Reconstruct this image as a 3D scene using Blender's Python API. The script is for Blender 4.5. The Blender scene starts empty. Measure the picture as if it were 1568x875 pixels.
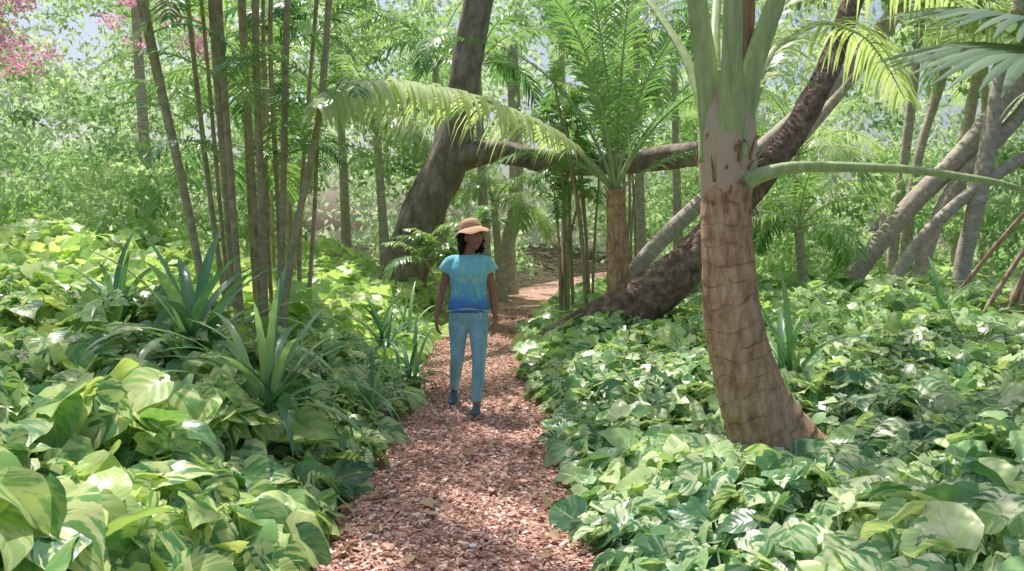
import bpy, math, numpy as np
from mathutils import Vector, Matrix
rng=np.random.default_rng(7)
S=bpy.context.scene
S.view_settings.view_transform='Standard'; S.view_settings.look='None'; S.view_settings.exposure=0
COL=S.collection

# ------------------------------------------------------------ helpers
def nrm(v):
    v=np.asarray(v,float); n=np.linalg.norm(v,axis=-1,keepdims=True); n[n==0]=1; return v/n
def sstep(a,b,x):
    t=np.clip((x-a)/(b-a),0,1); return t*t*(3-2*t)
def wob(x,y,s=1.0,ph=0.0):
    x=np.asarray(x)*s; y=np.asarray(y)*s
    return (np.sin(1.7*x+1.3*y+ph)+np.sin(-2.3*x+1.9*y+1.7+ph*2)+.6*np.sin(3.9*x+3.1*y+4+ph)+.5*np.sin(5.3*x-4.7*y+2-ph))/3.1

class Acc:
    def __init__(s): s.V=[];s.F=[];s.L=[];s.n=0
    def add(s,V,F,L):
        s.V.append(np.asarray(V,float)); s.F.append(np.asarray(F)+s.n); s.L.append(np.asarray(L,float)); s.n+=len(V)
    def obj(s,name,mat,parent=None,smooth=True):
        V=np.concatenate(s.V); L=np.concatenate(s.L)
        idx=np.concatenate([f.ravel() for f in s.F]).astype(np.int32)
        tot=np.concatenate([np.full(len(f),f.shape[1]) for f in s.F])
        st=np.concatenate([[0],np.cumsum(tot)[:-1]]).astype(np.int32)
        me=bpy.data.meshes.new(name); me.vertices.add(len(V)); me.vertices.foreach_set('co',V.ravel().astype(np.float32))
        me.loops.add(len(idx)); me.loops.foreach_set('vertex_index',idx)
        me.polygons.add(len(tot)); me.polygons.foreach_set('loop_start',st)
        me.polygons.foreach_set('use_smooth',np.full(len(tot),smooth))
        at=me.attributes.new('lc','FLOAT_VECTOR','POINT'); at.data.foreach_set('vector',L.ravel().astype(np.float32))
        me.update(calc_edges=True); me.validate()
        me.materials.append(mat)
        o=bpy.data.objects.new(name,me); COL.objects.link(o)
        if parent: o.parent=parent
        return o
def empty(name):
    o=bpy.data.objects.new(name,None); COL.objects.link(o); o.empty_display_size=.2; return o

def frames(d,n):
    y=nrm(d); x=nrm(np.cross(y,n)); z=np.cross(x,y); return np.stack([x,y,z],axis=2)
def scatter(acc,T,pos,R,sc,rnd):
    V,F,UV=T; k=len(pos); n=len(V)
    W=np.einsum('kij,nj->kni',R,V)*np.asarray(sc).reshape(k,1,1)+pos[:,None,:]
    L=np.concatenate([np.broadcast_to(UV,(k,n,2)),np.broadcast_to(np.asarray(rnd).reshape(k,1,1),(k,n,1))],axis=2)
    FF=(F[None]+np.arange(k)[:,None,None]*n).reshape(-1,F.shape[1])
    acc.add(W.reshape(-1,3),FF,L.reshape(-1,3))
def grid_faces(nr,nc,wrap=False):
    f=[]
    for i in range(nr-1):
        for j in range(nc if wrap else nc-1):
            j2=(j+1)%nc; f.append([i*nc+j,i*nc+j2,(i+1)*nc+j2,(i+1)*nc+j])
    return np.array(f)
def heart(cols,rows,curl=.22,seed=0):
    ts=np.linspace(0,1,rows); V=[];UV=[]
    for t in ts:
        w=np.interp(t,[0,.06,.2,.38,.6,.8,.93,1],[.20,.33,.43,.41,.30,.155,.05,.004])
        for c in cols:
            x=c*w; y=t-(.13*abs(c)**1.5*(1-t)**3)
            z=.16*abs(c)*w*2-curl*t*t-.10*(c*w)**2*4+.026*math.sin(t*13+seed+c*2)*abs(c)
            V.append((x,y,z)); UV.append((c,t))
    return np.array(V),grid_faces(rows,len(cols)),np.array(UV)
HI=[heart([-1,-.8,-.4,0,.4,.8,1],11,.2+.12*i,i*2) for i in range(3)]
MID=[heart([-1,-.5,0,.5,1],6,.2+.1*i,i*2) for i in range(2)]
LO=heart([-1,0,1],4,.2)
SM=(np.array([(0,0,0),(.22,.4,.06),(0,1,-.08),(-.22,.4,.06)]),np.array([[0,1,2],[0,2,3]]),np.array([(0,0),(1,.4),(0,1),(-1,.4)]))

def catmull(P,n):
    P=np.asarray(P,float); Q=np.vstack([2*P[0]-P[1],P,2*P[-1]-P[-2]]); out=[]
    m=len(P)-1
    for u in np.linspace(0,m,n):
        i=min(int(u),m-1); t=u-i; a,b,c,d=Q[i],Q[i+1],Q[i+2],Q[i+3]
        out.append(.5*((2*b)+(-a+c)*t+(2*a-5*b+4*c-d)*t*t+(-a+3*b-3*c+d)*t**3))
    return np.array(out)
def tube(acc,P,rad,n=16,rings=24,rnd=.5,rough=0.,ringf=None,caps=True,flat=1.0):
    P=np.asarray(P,float); R=catmull(np.column_stack([np.asarray(rad,float)]*3),rings)[:,0]; C=catmull(P,rings)
    T=nrm(np.gradient(C,axis=0)); up=np.array([0,0,1.]) if abs(T[0][2])<.9 else np.array([0,1.,0])
    u=nrm(np.cross(T[0],up)); V=[];L=[]; s=0
    for i in range(rings):
        u=nrm(u-T[i]*np.dot(u,T[i])); v=np.cross(T[i],u)
        if i: s+=np.linalg.norm(C[i]-C[i-1])
        a=np.arange(n)/n*2*math.pi; r=np.full(n,R[i])
        if rough: r=r*(1+rough*(np.sin(3*a+s*2+rnd*9)+.6*np.sin(5*a-s*5+rnd*5)+.5*np.sin(2*a+s*9)+.4*np.sin(9*a+s*23)))
        if ringf: r=r*(1+ringf(s))
        V.append(C[i]+np.outer(np.cos(a)*r,u)+np.outer(np.sin(a)*r*flat,v)); L.append(np.column_stack([np.arange(n)/n,np.full(n,s),np.full(n,rnd)]))
    V=np.concatenate(V);L=np.concatenate(L); acc.add(V,grid_faces(rings,n,True),L)
    if caps:
        for k in (0,rings-1):
            b=k*n; f=np.array([list(range(b,b+n))]) if k else np.array([list(range(b,b+n))[::-1]])
            acc.F.append(f+acc.n-len(V))
    return C
def frond(acc,stem,P,L0,n=50,w=.035,droop=.5,r0=.03,start=.2,up=(0,0,1),fwd=.5,lift=.25,seg=4,rnd=None,jit=.12,prof=None):
    C=catmull(P,60); T=nrm(np.gradient(C,axis=0))
    tube(stem,C[::6],np.linspace(r0,.004,len(C[::6])),6,22,rng.random())
    up=np.asarray(up,float)
    ts=np.linspace(start,.995,n); ts=np.repeat(ts,2); side=np.tile([1.,-1.],n)
    ii=np.clip((ts*59).astype(int),0,58); fr=(ts*59-ii)[:,None]
    B=C[ii]*(1-fr)+C[ii+1]*fr; t=T[ii]
    sd=nrm(np.cross(t,np.broadcast_to(up,t.shape)))*side[:,None]; uu=nrm(np.cross(np.cross(t,np.broadcast_to(up,t.shape)),t))
    f=fwd+ts*.5
    q=(ts-start)/(1-start)
    ln=L0*(np.interp(q,[0,.12,.45,.8,1],[.45,.8,1,.7,.3]))*rng.uniform(.85,1.1,len(ts))
    D=nrm(sd+t*f[:,None]+uu*lift+rng.normal(0,jit,sd.shape))
    dr=droop*rng.uniform(.7,1.3,len(ts))
    ss=np.linspace(0,1,seg+1); pw=np.interp(ss,[0,.15,.5,.8,1],[.45,1,.9,.5,.03])*w*.5
    Wd=nrm(np.cross(D,uu)); k=len(ts)
    V=np.zeros((k,seg+1,2,3)); 
    for i,s in enumerate(ss):
        c=B+D*(ln*s)[:,None]*(1-.25*dr*s)[:,None]; c[:,2]-=dr*ln*s*s*.8
        V[:,i,0]=c-Wd*pw[i]; V[:,i,1]=c+Wd*pw[i]
    Fb=grid_faces(seg+1,2); FF=(Fb[None]+np.arange(k)[:,None,None]*(2*(seg+1))).reshape(-1,4)
    r=rng.random() if rnd is None else rnd
    Lc=np.zeros((k,seg+1,2,3)); Lc[...,0]=np.array([-1,1]); Lc[...,1]=ss[None,:,None]; Lc[...,2]=np.clip(r+rng.normal(0,.12,k),0,1)[:,None,None]
    acc.add(V.reshape(-1,3),FF,Lc.reshape(-1,3))
def arch(base,az,el,length,droop,n=8):
    p=np.array(base,float); out=[p.copy()]; 
    for i in range(n):
        e=el-droop*((i+.5)/n)**1.3
        p=p+np.array([math.sin(az)*math.cos(e),math.cos(az)*math.cos(e),math.sin(e)])*length/n; out.append(p.copy())
    return np.array(out)

# ------------------------------------------------------------ materials
def newmat(name):
    m=bpy.data.materials.new(name); m.use_nodes=True; nt=m.node_tree; nt.nodes.clear()
    return m,nt,nt.nodes.new('ShaderNodeOutputMaterial')
def N(nt,t,**k):
    n=nt.nodes.new(t)
    for a,b in k.items():
        if a in n.inputs.keys(): n.inputs[a].default_value=b
        else: setattr(n,a,b)
    return n
def ramp(nt,stops,src):
    r=nt.nodes.new('ShaderNodeValToRGB'); e=r.color_ramp.elements
    while len(e)<len(stops): e.new(.5)
    for i,(p,c) in enumerate(stops): e[i].position=p; e[i].color=(*c,1)
    nt.links.new(src,r.inputs[0]); return r.outputs[0]
def mth(nt,op,a,b=0.,c=0.):
    n=nt.nodes.new('ShaderNodeMath'); n.operation=op
    for i,v in enumerate((a,b,c)):
        if isinstance(v,(int,float)): n.inputs[i].default_value=v
        else: nt.links.new(v,n.inputs[i])
    return n.outputs[0]
def mixc(nt,f,a,b,bt='MIX'):
    n=nt.nodes.new('ShaderNodeMix'); n.data_type='RGBA'; n.blend_type=bt
    for i,v in ((0,f),(6,a),(7,b)):
        if isinstance(v,(int,float)): n.inputs[i].default_value=v
        elif isinstance(v,tuple): n.inputs[i].default_value=(*v,1)
        else: nt.links.new(v,n.inputs[i])
    return n.outputs[2]
def leafmat(name,stops,trans=.4,rough=.38,varieg=None,tint=(1.2,1.25,.7),spec=.5,vamt=.5,veins=True):
    m,nt,out=newmat(name); at=N(nt,'ShaderNodeAttribute'); at.attribute_name='lc'
    sp=nt.nodes.new('ShaderNodeSeparateXYZ'); nt.links.new(at.outputs['Vector'],sp.inputs[0]); u,v,r=sp.outputs
    col=ramp(nt,stops,r)
    au=mth(nt,'ABSOLUTE',u)
    if varieg:
        w=mth(nt,'SUBTRACT',v,mth(nt,'MULTIPLY',au,.45))
        cb=nt.nodes.new('ShaderNodeCombineXYZ')
        nt.links.new(mth(nt,'MULTIPLY',w,7.),cb.inputs[0]); nt.links.new(mth(nt,'MULTIPLY',u,1.3),cb.inputs[1]); nt.links.new(mth(nt,'MULTIPLY',r,91.),cb.inputs[2])
        nz=N(nt,'ShaderNodeTexNoise',Scale=1.0,Detail=4.); nt.links.new(cb.outputs[0],nz.inputs['Vector'])
        f=ramp(nt,[(.46,(0,0,0)),(.53,(1,1,1))],nz.outputs[0])
        r2=mth(nt,'FRACT',mth(nt,'MULTIPLY',r,37.7)); f2=mth(nt,'MULTIPLY',f,mth(nt,'MULTIPLY',r2,vamt*2))
        col=mixc(nt,f2,col,varieg)
    mid=mth(nt,'LESS_THAN',au,.035)
    col=mixc(nt,mth(nt,'MULTIPLY',mid,.5),col,(.55,.66,.28))
    pb=nt.nodes.new('ShaderNodeBsdfPrincipled'); pb.inputs['Roughness'].default_value=rough; pb.inputs['Specular IOR Level'].default_value=spec
    if veins:
        vn=mth(nt,'SINE',mth(nt,'MULTIPLY',mth(nt,'SUBTRACT',v,mth(nt,'MULTIPLY',au,.35)),42.))
        bp=N(nt,'ShaderNodeBump',Strength=.12,Distance=.003); nt.links.new(vn,bp.inputs['Height']); nt.links.new(bp.outputs[0],pb.inputs['Normal'])
    nt.links.new(col,pb.inputs['Base Color'])
    tr=nt.nodes.new('ShaderNodeBsdfTranslucent'); nt.links.new(mixc(nt,1.,col,tint,'MULTIPLY'),tr.inputs[0])
    mx=nt.nodes.new('ShaderNodeMixShader'); mx.inputs[0].default_value=trans
    nt.links.new(pb.outputs[0],mx.inputs[1]); nt.links.new(tr.outputs[0],mx.inputs[2]); nt.links.new(mx.outputs[0],out.inputs[0])
    return m
def noisemat(name,stops,scale=8.,rough=.8,bump=.4,dist=.02,stretch=(1,1,1),detail=6.,rings=None,spec=.3):
    m,nt,out=newmat(name); tc=nt.nodes.new('ShaderNodeTexCoord'); mp=nt.nodes.new('ShaderNodeMapping'); mp.inputs['Scale'].default_value=stretch
    nt.links.new(tc.outputs['Object'],mp.inputs[0]); nz=N(nt,'ShaderNodeTexNoise',Scale=scale,Detail=detail,Roughness=.65); nt.links.new(mp.outputs[0],nz.inputs['Vector'])
    col=ramp(nt,stops,nz.outputs[0]); h=nz.outputs[0]
    if rings:
        at=N(nt,'ShaderNodeAttribute'); at.attribute_name='lc'; sp=nt.nodes.new('ShaderNodeSeparateXYZ'); nt.links.new(at.outputs['Vector'],sp.inputs[0])
        n2=N(nt,'ShaderNodeTexNoise',Scale=3.,Detail=2.); nt.links.new(tc.outputs['Object'],n2.inputs['Vector'])
        ph=mth(nt,'ADD',mth(nt,'MULTIPLY',sp.outputs[1],rings[0]),mth(nt,'MULTIPLY',n2.outputs[0],rings[2]))
        fr=mth(nt,'FRACT',ph); ln=ramp(nt,[(0,(1,1,1)),(.08,(0,0,0)),(.9,(0,0,0)),(1,(.5,.5,.5))],fr)
        n5=N(nt,'ShaderNodeTexNoise',Scale=9.,Detail=2.); nt.links.new(tc.outputs['Object'],n5.inputs['Vector'])
        ln=mth(nt,'MULTIPLY',ln,ramp(nt,[(.38,(.12,.12,.12)),(.62,(1,1,1))],n5.outputs[0]))
        col=mixc(nt,mth(nt,'MULTIPLY',ln,.75),col,rings[1]); h=mth(nt,'SUBTRACT',h,mth(nt,'MULTIPLY',ln,.5))
    pb=nt.nodes.new('ShaderNodeBsdfPrincipled'); pb.inputs['Roughness'].default_value=rough; pb.inputs['Specular IOR Level'].default_value=spec
    nt.links.new(col,pb.inputs['Base Color']); bp=N(nt,'ShaderNodeBump',Strength=bump,Distance=dist); nt.links.new(h,bp.inputs['Height']); nt.links.new(bp.outputs[0],pb.inputs['Normal'])
    nt.links.new(pb.outputs[0],out.inputs[0]); return m

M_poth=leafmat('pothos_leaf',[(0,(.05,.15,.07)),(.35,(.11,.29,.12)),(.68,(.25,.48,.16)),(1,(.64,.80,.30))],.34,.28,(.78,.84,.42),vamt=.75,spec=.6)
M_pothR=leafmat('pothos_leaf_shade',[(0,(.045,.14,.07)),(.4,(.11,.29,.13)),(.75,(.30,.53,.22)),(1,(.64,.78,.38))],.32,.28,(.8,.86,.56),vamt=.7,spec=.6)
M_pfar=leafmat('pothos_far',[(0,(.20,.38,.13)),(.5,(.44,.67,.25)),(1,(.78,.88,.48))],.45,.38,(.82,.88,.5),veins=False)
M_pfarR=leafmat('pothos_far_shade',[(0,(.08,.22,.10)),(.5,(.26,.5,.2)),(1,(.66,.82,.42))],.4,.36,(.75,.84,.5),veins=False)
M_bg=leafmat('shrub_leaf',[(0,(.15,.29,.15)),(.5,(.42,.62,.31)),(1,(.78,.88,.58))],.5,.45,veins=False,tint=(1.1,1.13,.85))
M_bgfar=leafmat('far_leaf',[(0,(.42,.58,.38)),(.5,(.64,.79,.52)),(1,(.86,.93,.74))],.5,.5,veins=False,tint=(1.05,1.06,.92))  # far leaves paled in colour to stand in for haze and overexposure
M_can=leafmat('canopy_leaf',[(0,(.12,.24,.08)),(1,(.34,.52,.18))],.4,.5,veins=False)
M_frond=leafmat('palm_leaflet',[(0,(.09,.22,.10)),(.5,(.20,.40,.16)),(1,(.46,.62,.28))],.42,.28,veins=False)
M_frondL=leafmat('palm_leaflet_light',[(0,(.28,.44,.2)),(.5,(.42,.6,.29)),(1,(.70,.78,.5))],.46,.24,veins=False,spec=.6)
M_strap=leafmat('strap_leaf',[(0,(.09,.22,.12)),(.5,(.17,.36,.19)),(1,(.38,.56,.28))],.28,.26,veins=False)
M_pink=leafmat('bougainvillea_bract',[(0,(.85,.35,.55)),(1,(.95,.68,.78))],.5,.6,tint=(1,.9,1),veins=False)
M_fan=leafmat('fan_leaf',[(0,(.17,.27,.19)),(1,(.42,.54,.36))],.38,.3,veins=False)
M_dead=leafmat('dead_leaf',[(0,(.16,.08,.04)),(.5,(.36,.22,.11)),(1,(.6,.46,.26))],.15,.6,veins=False,tint=(1,.9,.7))
M_bark=noisemat('dark_bark',[(.3,(.12,.095,.085)),(.5,(.27,.215,.18)),(.7,(.48,.41,.36))],6,.9,.9,.04,(1,1,.5))
M_log=noisemat('red_bark',[(.3,(.09,.055,.045)),(.5,(.26,.17,.14)),(.7,(.48,.36,.31))],9,.9,1.,.06)
M_pale=noisemat('pale_bark',[(.3,(.38,.31,.26)),(.55,(.62,.53,.47)),(.7,(.80,.74,.66))],9,.85,.5,.02,rings=(7,(.2,.15,.12),1.2))
M_ptrunk=noisemat('palm_trunk_bark',[(.3,(.30,.16,.10)),(.5,(.58,.35,.235)),(.7,(.78,.56,.42))],18,.85,.7,.02,(1,1,.35),rings=(7.3,(.15,.07,.045),2.2))
M_cane=noisemat('cane_bark',[(.3,(.26,.21,.13)),(.55,(.46,.39,.25)),(.75,(.66,.55,.42))],10,.6,.2,.01,rings=(5.,(.6,.54,.42),.1))
M_pet=noisemat('petiole',[(.3,(.32,.42,.18)),(.55,(.48,.59,.30)),(.75,(.70,.74,.5))],7,.38,.2,.01,(3,3,.4))
M_sheath=noisemat('sheath',[(.32,(.70,.42,.35)),(.5,(.68,.54,.42)),(.68,(.52,.60,.36))],6,.6,.7,.02,(5,5,.3))
M_fib=noisemat('fibre',[(.3,(.24,.14,.10)),(.6,(.46,.3,.22)),(.8,(.62,.46,.36))],20,.95,.8,.02,(4,4,.4))
M_root=noisemat('stilt_root',[(.3,(.3,.18,.13)),(.55,(.54,.39,.3)),(.75,(.72,.58,.47))],12,.85,.5,.02,(2,2,.5))
M_soil=noisemat('soil',[(.3,(.04,.028,.02)),(.5,(.08,.065,.035)),(.7,(.13,.14,.06))],3,.95,.6,.05)

# ------------------------------------------------------------ terrain
def pc(y): return np.interp(y,[-5,0,3.7,6.6,9.5,12,15,18,22,28,40],[-.25,-.25,-.29,-.33,-.50,-.5,-.1,.35,1.1,3.2,9])
def hw(y): return np.interp(y,[-5,3,6,9,12,18,30],[.72,.72,.66,.62,.64,.72,.6])
def edge(x,y):
    d=np.asarray(x)-pc(y); return np.abs(d)-hw(y)-.13*wob(x,y,2.2)-.06*wob(x,y,6.), d<0
def G(x,y):
    e,left=edge(x,y); e=np.maximum(e,0)
    g=np.where(left,.95*sstep(.6,6.5,e),.42*sstep(1.2,8,e))
    return g+.06*wob(x,y,.8)*sstep(.2,1.5,e)-.02*sstep(0,.3,e)
def H(x,y):
    e,left=edge(x,y)
    h=np.where(left,.13+.52*sstep(0,1.1,e),.10+.24*sstep(0,1.1,e))*(1+.40*wob(x,y,1.6,2.))
    pd=np.sqrt((x-1.75)**2+((y-5.2)/1.3)**2)
    return h*(.25+.75*sstep(.25,1.0,pd))

xs=np.concatenate([[-400,-150,-60],np.arange(-24,-3,.6),np.arange(-3,3,.15),np.arange(3,24.1,.6),[60,150,400]])
ys=np.concatenate([[-300,-80,-20],np.arange(-6,26,.25),np.arange(26,60,1.5),[80,150,400,900]])
X,Y=np.meshgrid(xs,ys); Z=G(X,Y)
a=Acc(); a.add(np.column_stack([X.ravel(),Y.ravel(),Z.ravel()]),grid_faces(len(ys),len(xs)),np.zeros((X.size,3))); a.obj('ground',M_soil)

# path
m,nt,out=newmat('mulch'); M_mulch=m
tc=nt.nodes.new('ShaderNodeTexCoord'); vo=N(nt,'ShaderNodeTexVoronoi',Scale=48.); nt.links.new(tc.outputs['Object'],vo.inputs['Vector'])
wn=N(nt,'ShaderNodeTexNoise',Scale=30.,Detail=4.); nt.links.new(tc.outputs['Object'],wn.inputs['Vector'])
sp=nt.nodes.new('ShaderNodeSeparateXYZ'); nt.links.new(vo.outputs['Color'],sp.inputs[0])
c=ramp(nt,[(0,(.24,.11,.08)),(.4,(.55,.30,.22)),(.75,(.74,.47,.38)),(1,(.86,.66,.57))],sp.outputs[0])
n3=N(nt,'ShaderNodeTexNoise',Scale=2.2,Detail=3.); nt.links.new(tc.outputs['Object'],n3.inputs['Vector'])
c=mixc(nt,mth(nt,'MULTIPLY',n3.outputs[0],.5),c,(.42,.23,.17),'MIX')
pb=N(nt,'ShaderNodeBsdfPrincipled',Roughness=.85); nt.links.new(c,pb.inputs['Base Color'])
bp=N(nt,'ShaderNodeBump',Strength=.8,Distance=.02); nt.links.new(mth(nt,'ADD',sp.outputs[1],wn.outputs[0]),bp.inputs['Height']); nt.links.new(bp.outputs[0],pb.inputs['Normal']); nt.links.new(pb.outputs[0],out.inputs[0])
ys=np.arange(-4,34,.12); cs=np.linspace(-1,1,13); V=[]
for y in ys:
    for k in cs:
        x=pc(y)+k*(hw(y)+.16); x+= .07*wob(x,y,2.2)*k
        V.append((x,y,.012+.012*(1-k*k)+.006*wob(x,y,4)-.02*(abs(k)>.99)))
a=Acc(); a.add(V,grid_faces(len(ys),13),np.zeros((len(V),3)))
path=a.obj('mulch_path',M_mulch)
m,nt,out=newmat('wood_chip'); at=N(nt,'ShaderNodeAttribute'); at.attribute_name='lc'; sp=nt.nodes.new('ShaderNodeSeparateXYZ'); nt.links.new(at.outputs['Vector'],sp.inputs[0])
c=ramp(nt,[(0,(.2,.085,.06)),(.3,(.55,.29,.21)),(.7,(.76,.48,.38)),(.92,(.86,.68,.58)),(1,(.9,.84,.78))],sp.outputs[2])
pb=N(nt,'ShaderNodeBsdfPrincipled',Roughness=.8); nt.links.new(c,pb.inputs['Base Color']); nt.links.new(pb.outputs[0],out.inputs[0]); M_chip=m
chip=(np.array([(-.5,-.5,0),(.5,-.42,0),(.42,.5,0),(-.4,.45,0),(-.45,-.4,.25),(.4,-.4,.3),(.4,.42,.22),(-.4,.4,.25)]),np.array([[4,5,6,7],[0,1,5,4],[1,2,6,5],[2,3,7,6],[3,0,4,7]]),np.zeros((8,2)))
n=42000; y=2.6+ (rng.random(n)**1.7)*13; e=rng.uniform(-1.2,1.2,n); x=pc(y)+e*(hw(y)+.05)
pos=np.column_stack([x,y,.022+.012*(1-np.minimum(e*e,1))+rng.random(n)*.012])
az=rng.random(n)*6.28; nn=nrm(np.column_stack([rng.normal(0,.35,n),rng.normal(0,.35,n),np.ones(n)]))
R=frames(np.column_stack([np.cos(az),np.sin(az),rng.normal(0,.2,n)]),nn)
asp=rng.uniform(.25,.7,n); R=R*np.stack([asp,np.ones(n),asp],1)[:,None,:]
a=Acc(); scatter(a,chip,pos,R,rng.uniform(.012,.036,n)*np.where(rng.random(n)<.03,1.8,1),rng.random(n)); a.obj('wood_chips',M_chip,path,False)
n=260; y=2.8+rng.random(n)**1.4*12; e=np.where(rng.random(n)<.7,rng.choice([-1,1],n)*rng.uniform(.65,1.15,n),rng.uniform(-1,1,n)); x=pc(y)+e*hw(y)
az=rng.random(n)*6.28; nn=nrm(np.column_stack([rng.normal(0,.3,n),rng.normal(0,.3,n),np.ones(n)]))
a=Acc(); scatter(a,MID[0],np.column_stack([x,y,.05+rng.random(n)*.02]),frames(np.column_stack([np.cos(az),np.sin(az),rng.normal(0,.1,n)]),nn),rng.uniform(.03,.10,n),rng.random(n)); a.obj('fallen_leaves',M_dead,path)

# ------------------------------------------------------------ groundcover
def cover(acc,stem,n,xr,yr,size,tpl,side,lay=(.35,1.),keep=None,pet=False):
    x=rng.uniform(*xr,n); y=rng.uniform(*yr,n); e,l=edge(x,y); k=(e>-.02)&(l==(side=='L'))
    k&=np.abs(x)<.78*np.maximum(y,0)+1.2
    k&=((x-1.86)**2+(y-5.6)**2)>.30**2
    if keep is not None: k&=keep(x,y)
    x,y,e=x[k],y[k],e[k]; n=len(x)
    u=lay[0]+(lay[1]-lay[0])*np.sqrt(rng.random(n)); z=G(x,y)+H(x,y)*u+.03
    sg=-1 if side=='L' else 1
    slope=np.exp(-e/.5)
    nn=nrm(np.column_stack([rng.normal(0,.55,n)-sg*.55*slope,rng.normal(-.16,.55,n),np.ones(n)]))
    az=rng.normal(0,1.3,n)+np.where(rng.random(n)<.6,-math.pi/2-sg*.5,rng.random(n)*6.28)
    d=np.column_stack([np.cos(az),np.sin(az),np.full(n,-.1)]); d=nrm(d-nn*np.sum(d*nn,1)[:,None]); d[:,2]-=rng.uniform(0,.6,n); 
    patch=.25*wob(x,y,1.1,5.)
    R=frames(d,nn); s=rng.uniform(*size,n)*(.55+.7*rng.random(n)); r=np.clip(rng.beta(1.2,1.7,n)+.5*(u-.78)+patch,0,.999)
    w=rng.integers(0,len(tpl),n)
    for i,T in enumerate(tpl):
        q=w==i
        if q.any(): scatter(acc,T,np.column_stack([x,y,z])[q],R[q],s[q],r[q])
    if pet:
        for i in range(0,n,2):
            b=np.array([x[i],y[i],z[i]]); g=b-np.array([d[i,0]*.12,d[i,1]*.12,.25*H(x[i],y[i])/.4+.06]); mid=(b+g)/2+np.array([d[i,0],d[i,1],.3])*-.03
            tube(stem,[b,mid,g],[.004,.005,.006],5,5,.5,caps=False)
st=Acc()
pg=empty('pothos_groundcover')
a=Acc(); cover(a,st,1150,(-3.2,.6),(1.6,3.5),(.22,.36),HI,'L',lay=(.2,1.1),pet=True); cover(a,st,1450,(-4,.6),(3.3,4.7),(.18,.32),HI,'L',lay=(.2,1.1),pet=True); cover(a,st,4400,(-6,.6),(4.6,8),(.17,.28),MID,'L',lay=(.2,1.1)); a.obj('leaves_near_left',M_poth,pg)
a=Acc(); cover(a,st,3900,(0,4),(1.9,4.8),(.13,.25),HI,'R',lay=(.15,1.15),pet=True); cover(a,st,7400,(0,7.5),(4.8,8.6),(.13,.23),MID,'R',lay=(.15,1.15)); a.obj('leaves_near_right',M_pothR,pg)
a=Acc(); cover(a,st,16500,(-14,2),(8,17),(.17,.28),[LO],'L',lay=(.3,1.2)); a.obj('leaves_far_left',M_pfar,pg)
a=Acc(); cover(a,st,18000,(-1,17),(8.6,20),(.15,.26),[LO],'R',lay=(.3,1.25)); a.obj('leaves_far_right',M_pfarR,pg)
st.obj('stems',M_pet,pg)

# ------------------------------------------------------------ leaf clump volumes
def clumps(acc,centers,rad,per,size,T=SM,upb=.5,flat=.6):
    c=np.repeat(centers,per,axis=0); n=len(c); r=np.repeat(rad,per)
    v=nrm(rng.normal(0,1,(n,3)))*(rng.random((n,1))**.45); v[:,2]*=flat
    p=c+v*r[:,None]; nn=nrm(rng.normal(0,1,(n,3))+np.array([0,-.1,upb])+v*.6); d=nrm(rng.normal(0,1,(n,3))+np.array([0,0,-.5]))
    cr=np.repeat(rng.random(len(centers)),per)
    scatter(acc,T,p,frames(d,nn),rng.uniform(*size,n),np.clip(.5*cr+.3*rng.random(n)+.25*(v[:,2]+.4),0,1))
def box_clumps(acc,n,lo,hi,rr,per,size,T=SM,keep=None,upb=.5):
    c=rng.uniform(lo,hi,(n,3)); 
    if keep is not None: c=c[keep(c[:,0],c[:,1],c[:,2])]
    clumps(acc,c,rng.uniform(*rr,len(c)),per,size,T,upb)

a=Acc()
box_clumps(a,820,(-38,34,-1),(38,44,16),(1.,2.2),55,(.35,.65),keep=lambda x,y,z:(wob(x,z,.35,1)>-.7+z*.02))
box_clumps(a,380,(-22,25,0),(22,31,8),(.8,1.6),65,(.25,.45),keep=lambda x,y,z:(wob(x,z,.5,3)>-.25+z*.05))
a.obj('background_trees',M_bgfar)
a=Acc()
box_clumps(a,230,(-13,11.5,.8),(-4.2,17,3.0),(.4,.8),80,(.11,.2),keep=lambda x,y,z:z<1.5+.35*(y-11)+.25*(-x-3))
box_clumps(a,210,(-14,15,2.5),(-2.6,19,7.4),(.4,.85),85,(.12,.2),keep=lambda x,y,z:wob(x,z,.8,5)>-.2)
a.obj('shrub_thicket',M_bg)
a=Acc()
box_clumps(a,180,(-4,18,.2),(7.5,24,4.8),(.4,.9),80,(.13,.24),keep=lambda x,y,z:(np.abs(x-pc(y))>1.0+.2*z)&(wob(x,z,.9,2)>-.4))
box_clumps(a,170,(-12,22,3.5),(16,26,9),(.5,1.1),75,(.16,.28),keep=lambda x,y,z:(wob(x,z,.7,4)>-.1))
box_clumps(a,190,(5,15,.5),(17,23,3.4),(.4,.9),80,(.13,.26))
a.obj('shrub_thicket',M_bg)
a=Acc(); box_clumps(a,46,(-9,10.9,3.9),(-6.6,11.8,5.8),(.25,.5),110,(.06,.1)); box_clumps(a,9,(-5.6,11,4.0),(-4.2,12,4.9),(.15,.3),70,(.06,.09)); a.obj('bougainvillea_bush',M_pink)

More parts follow.
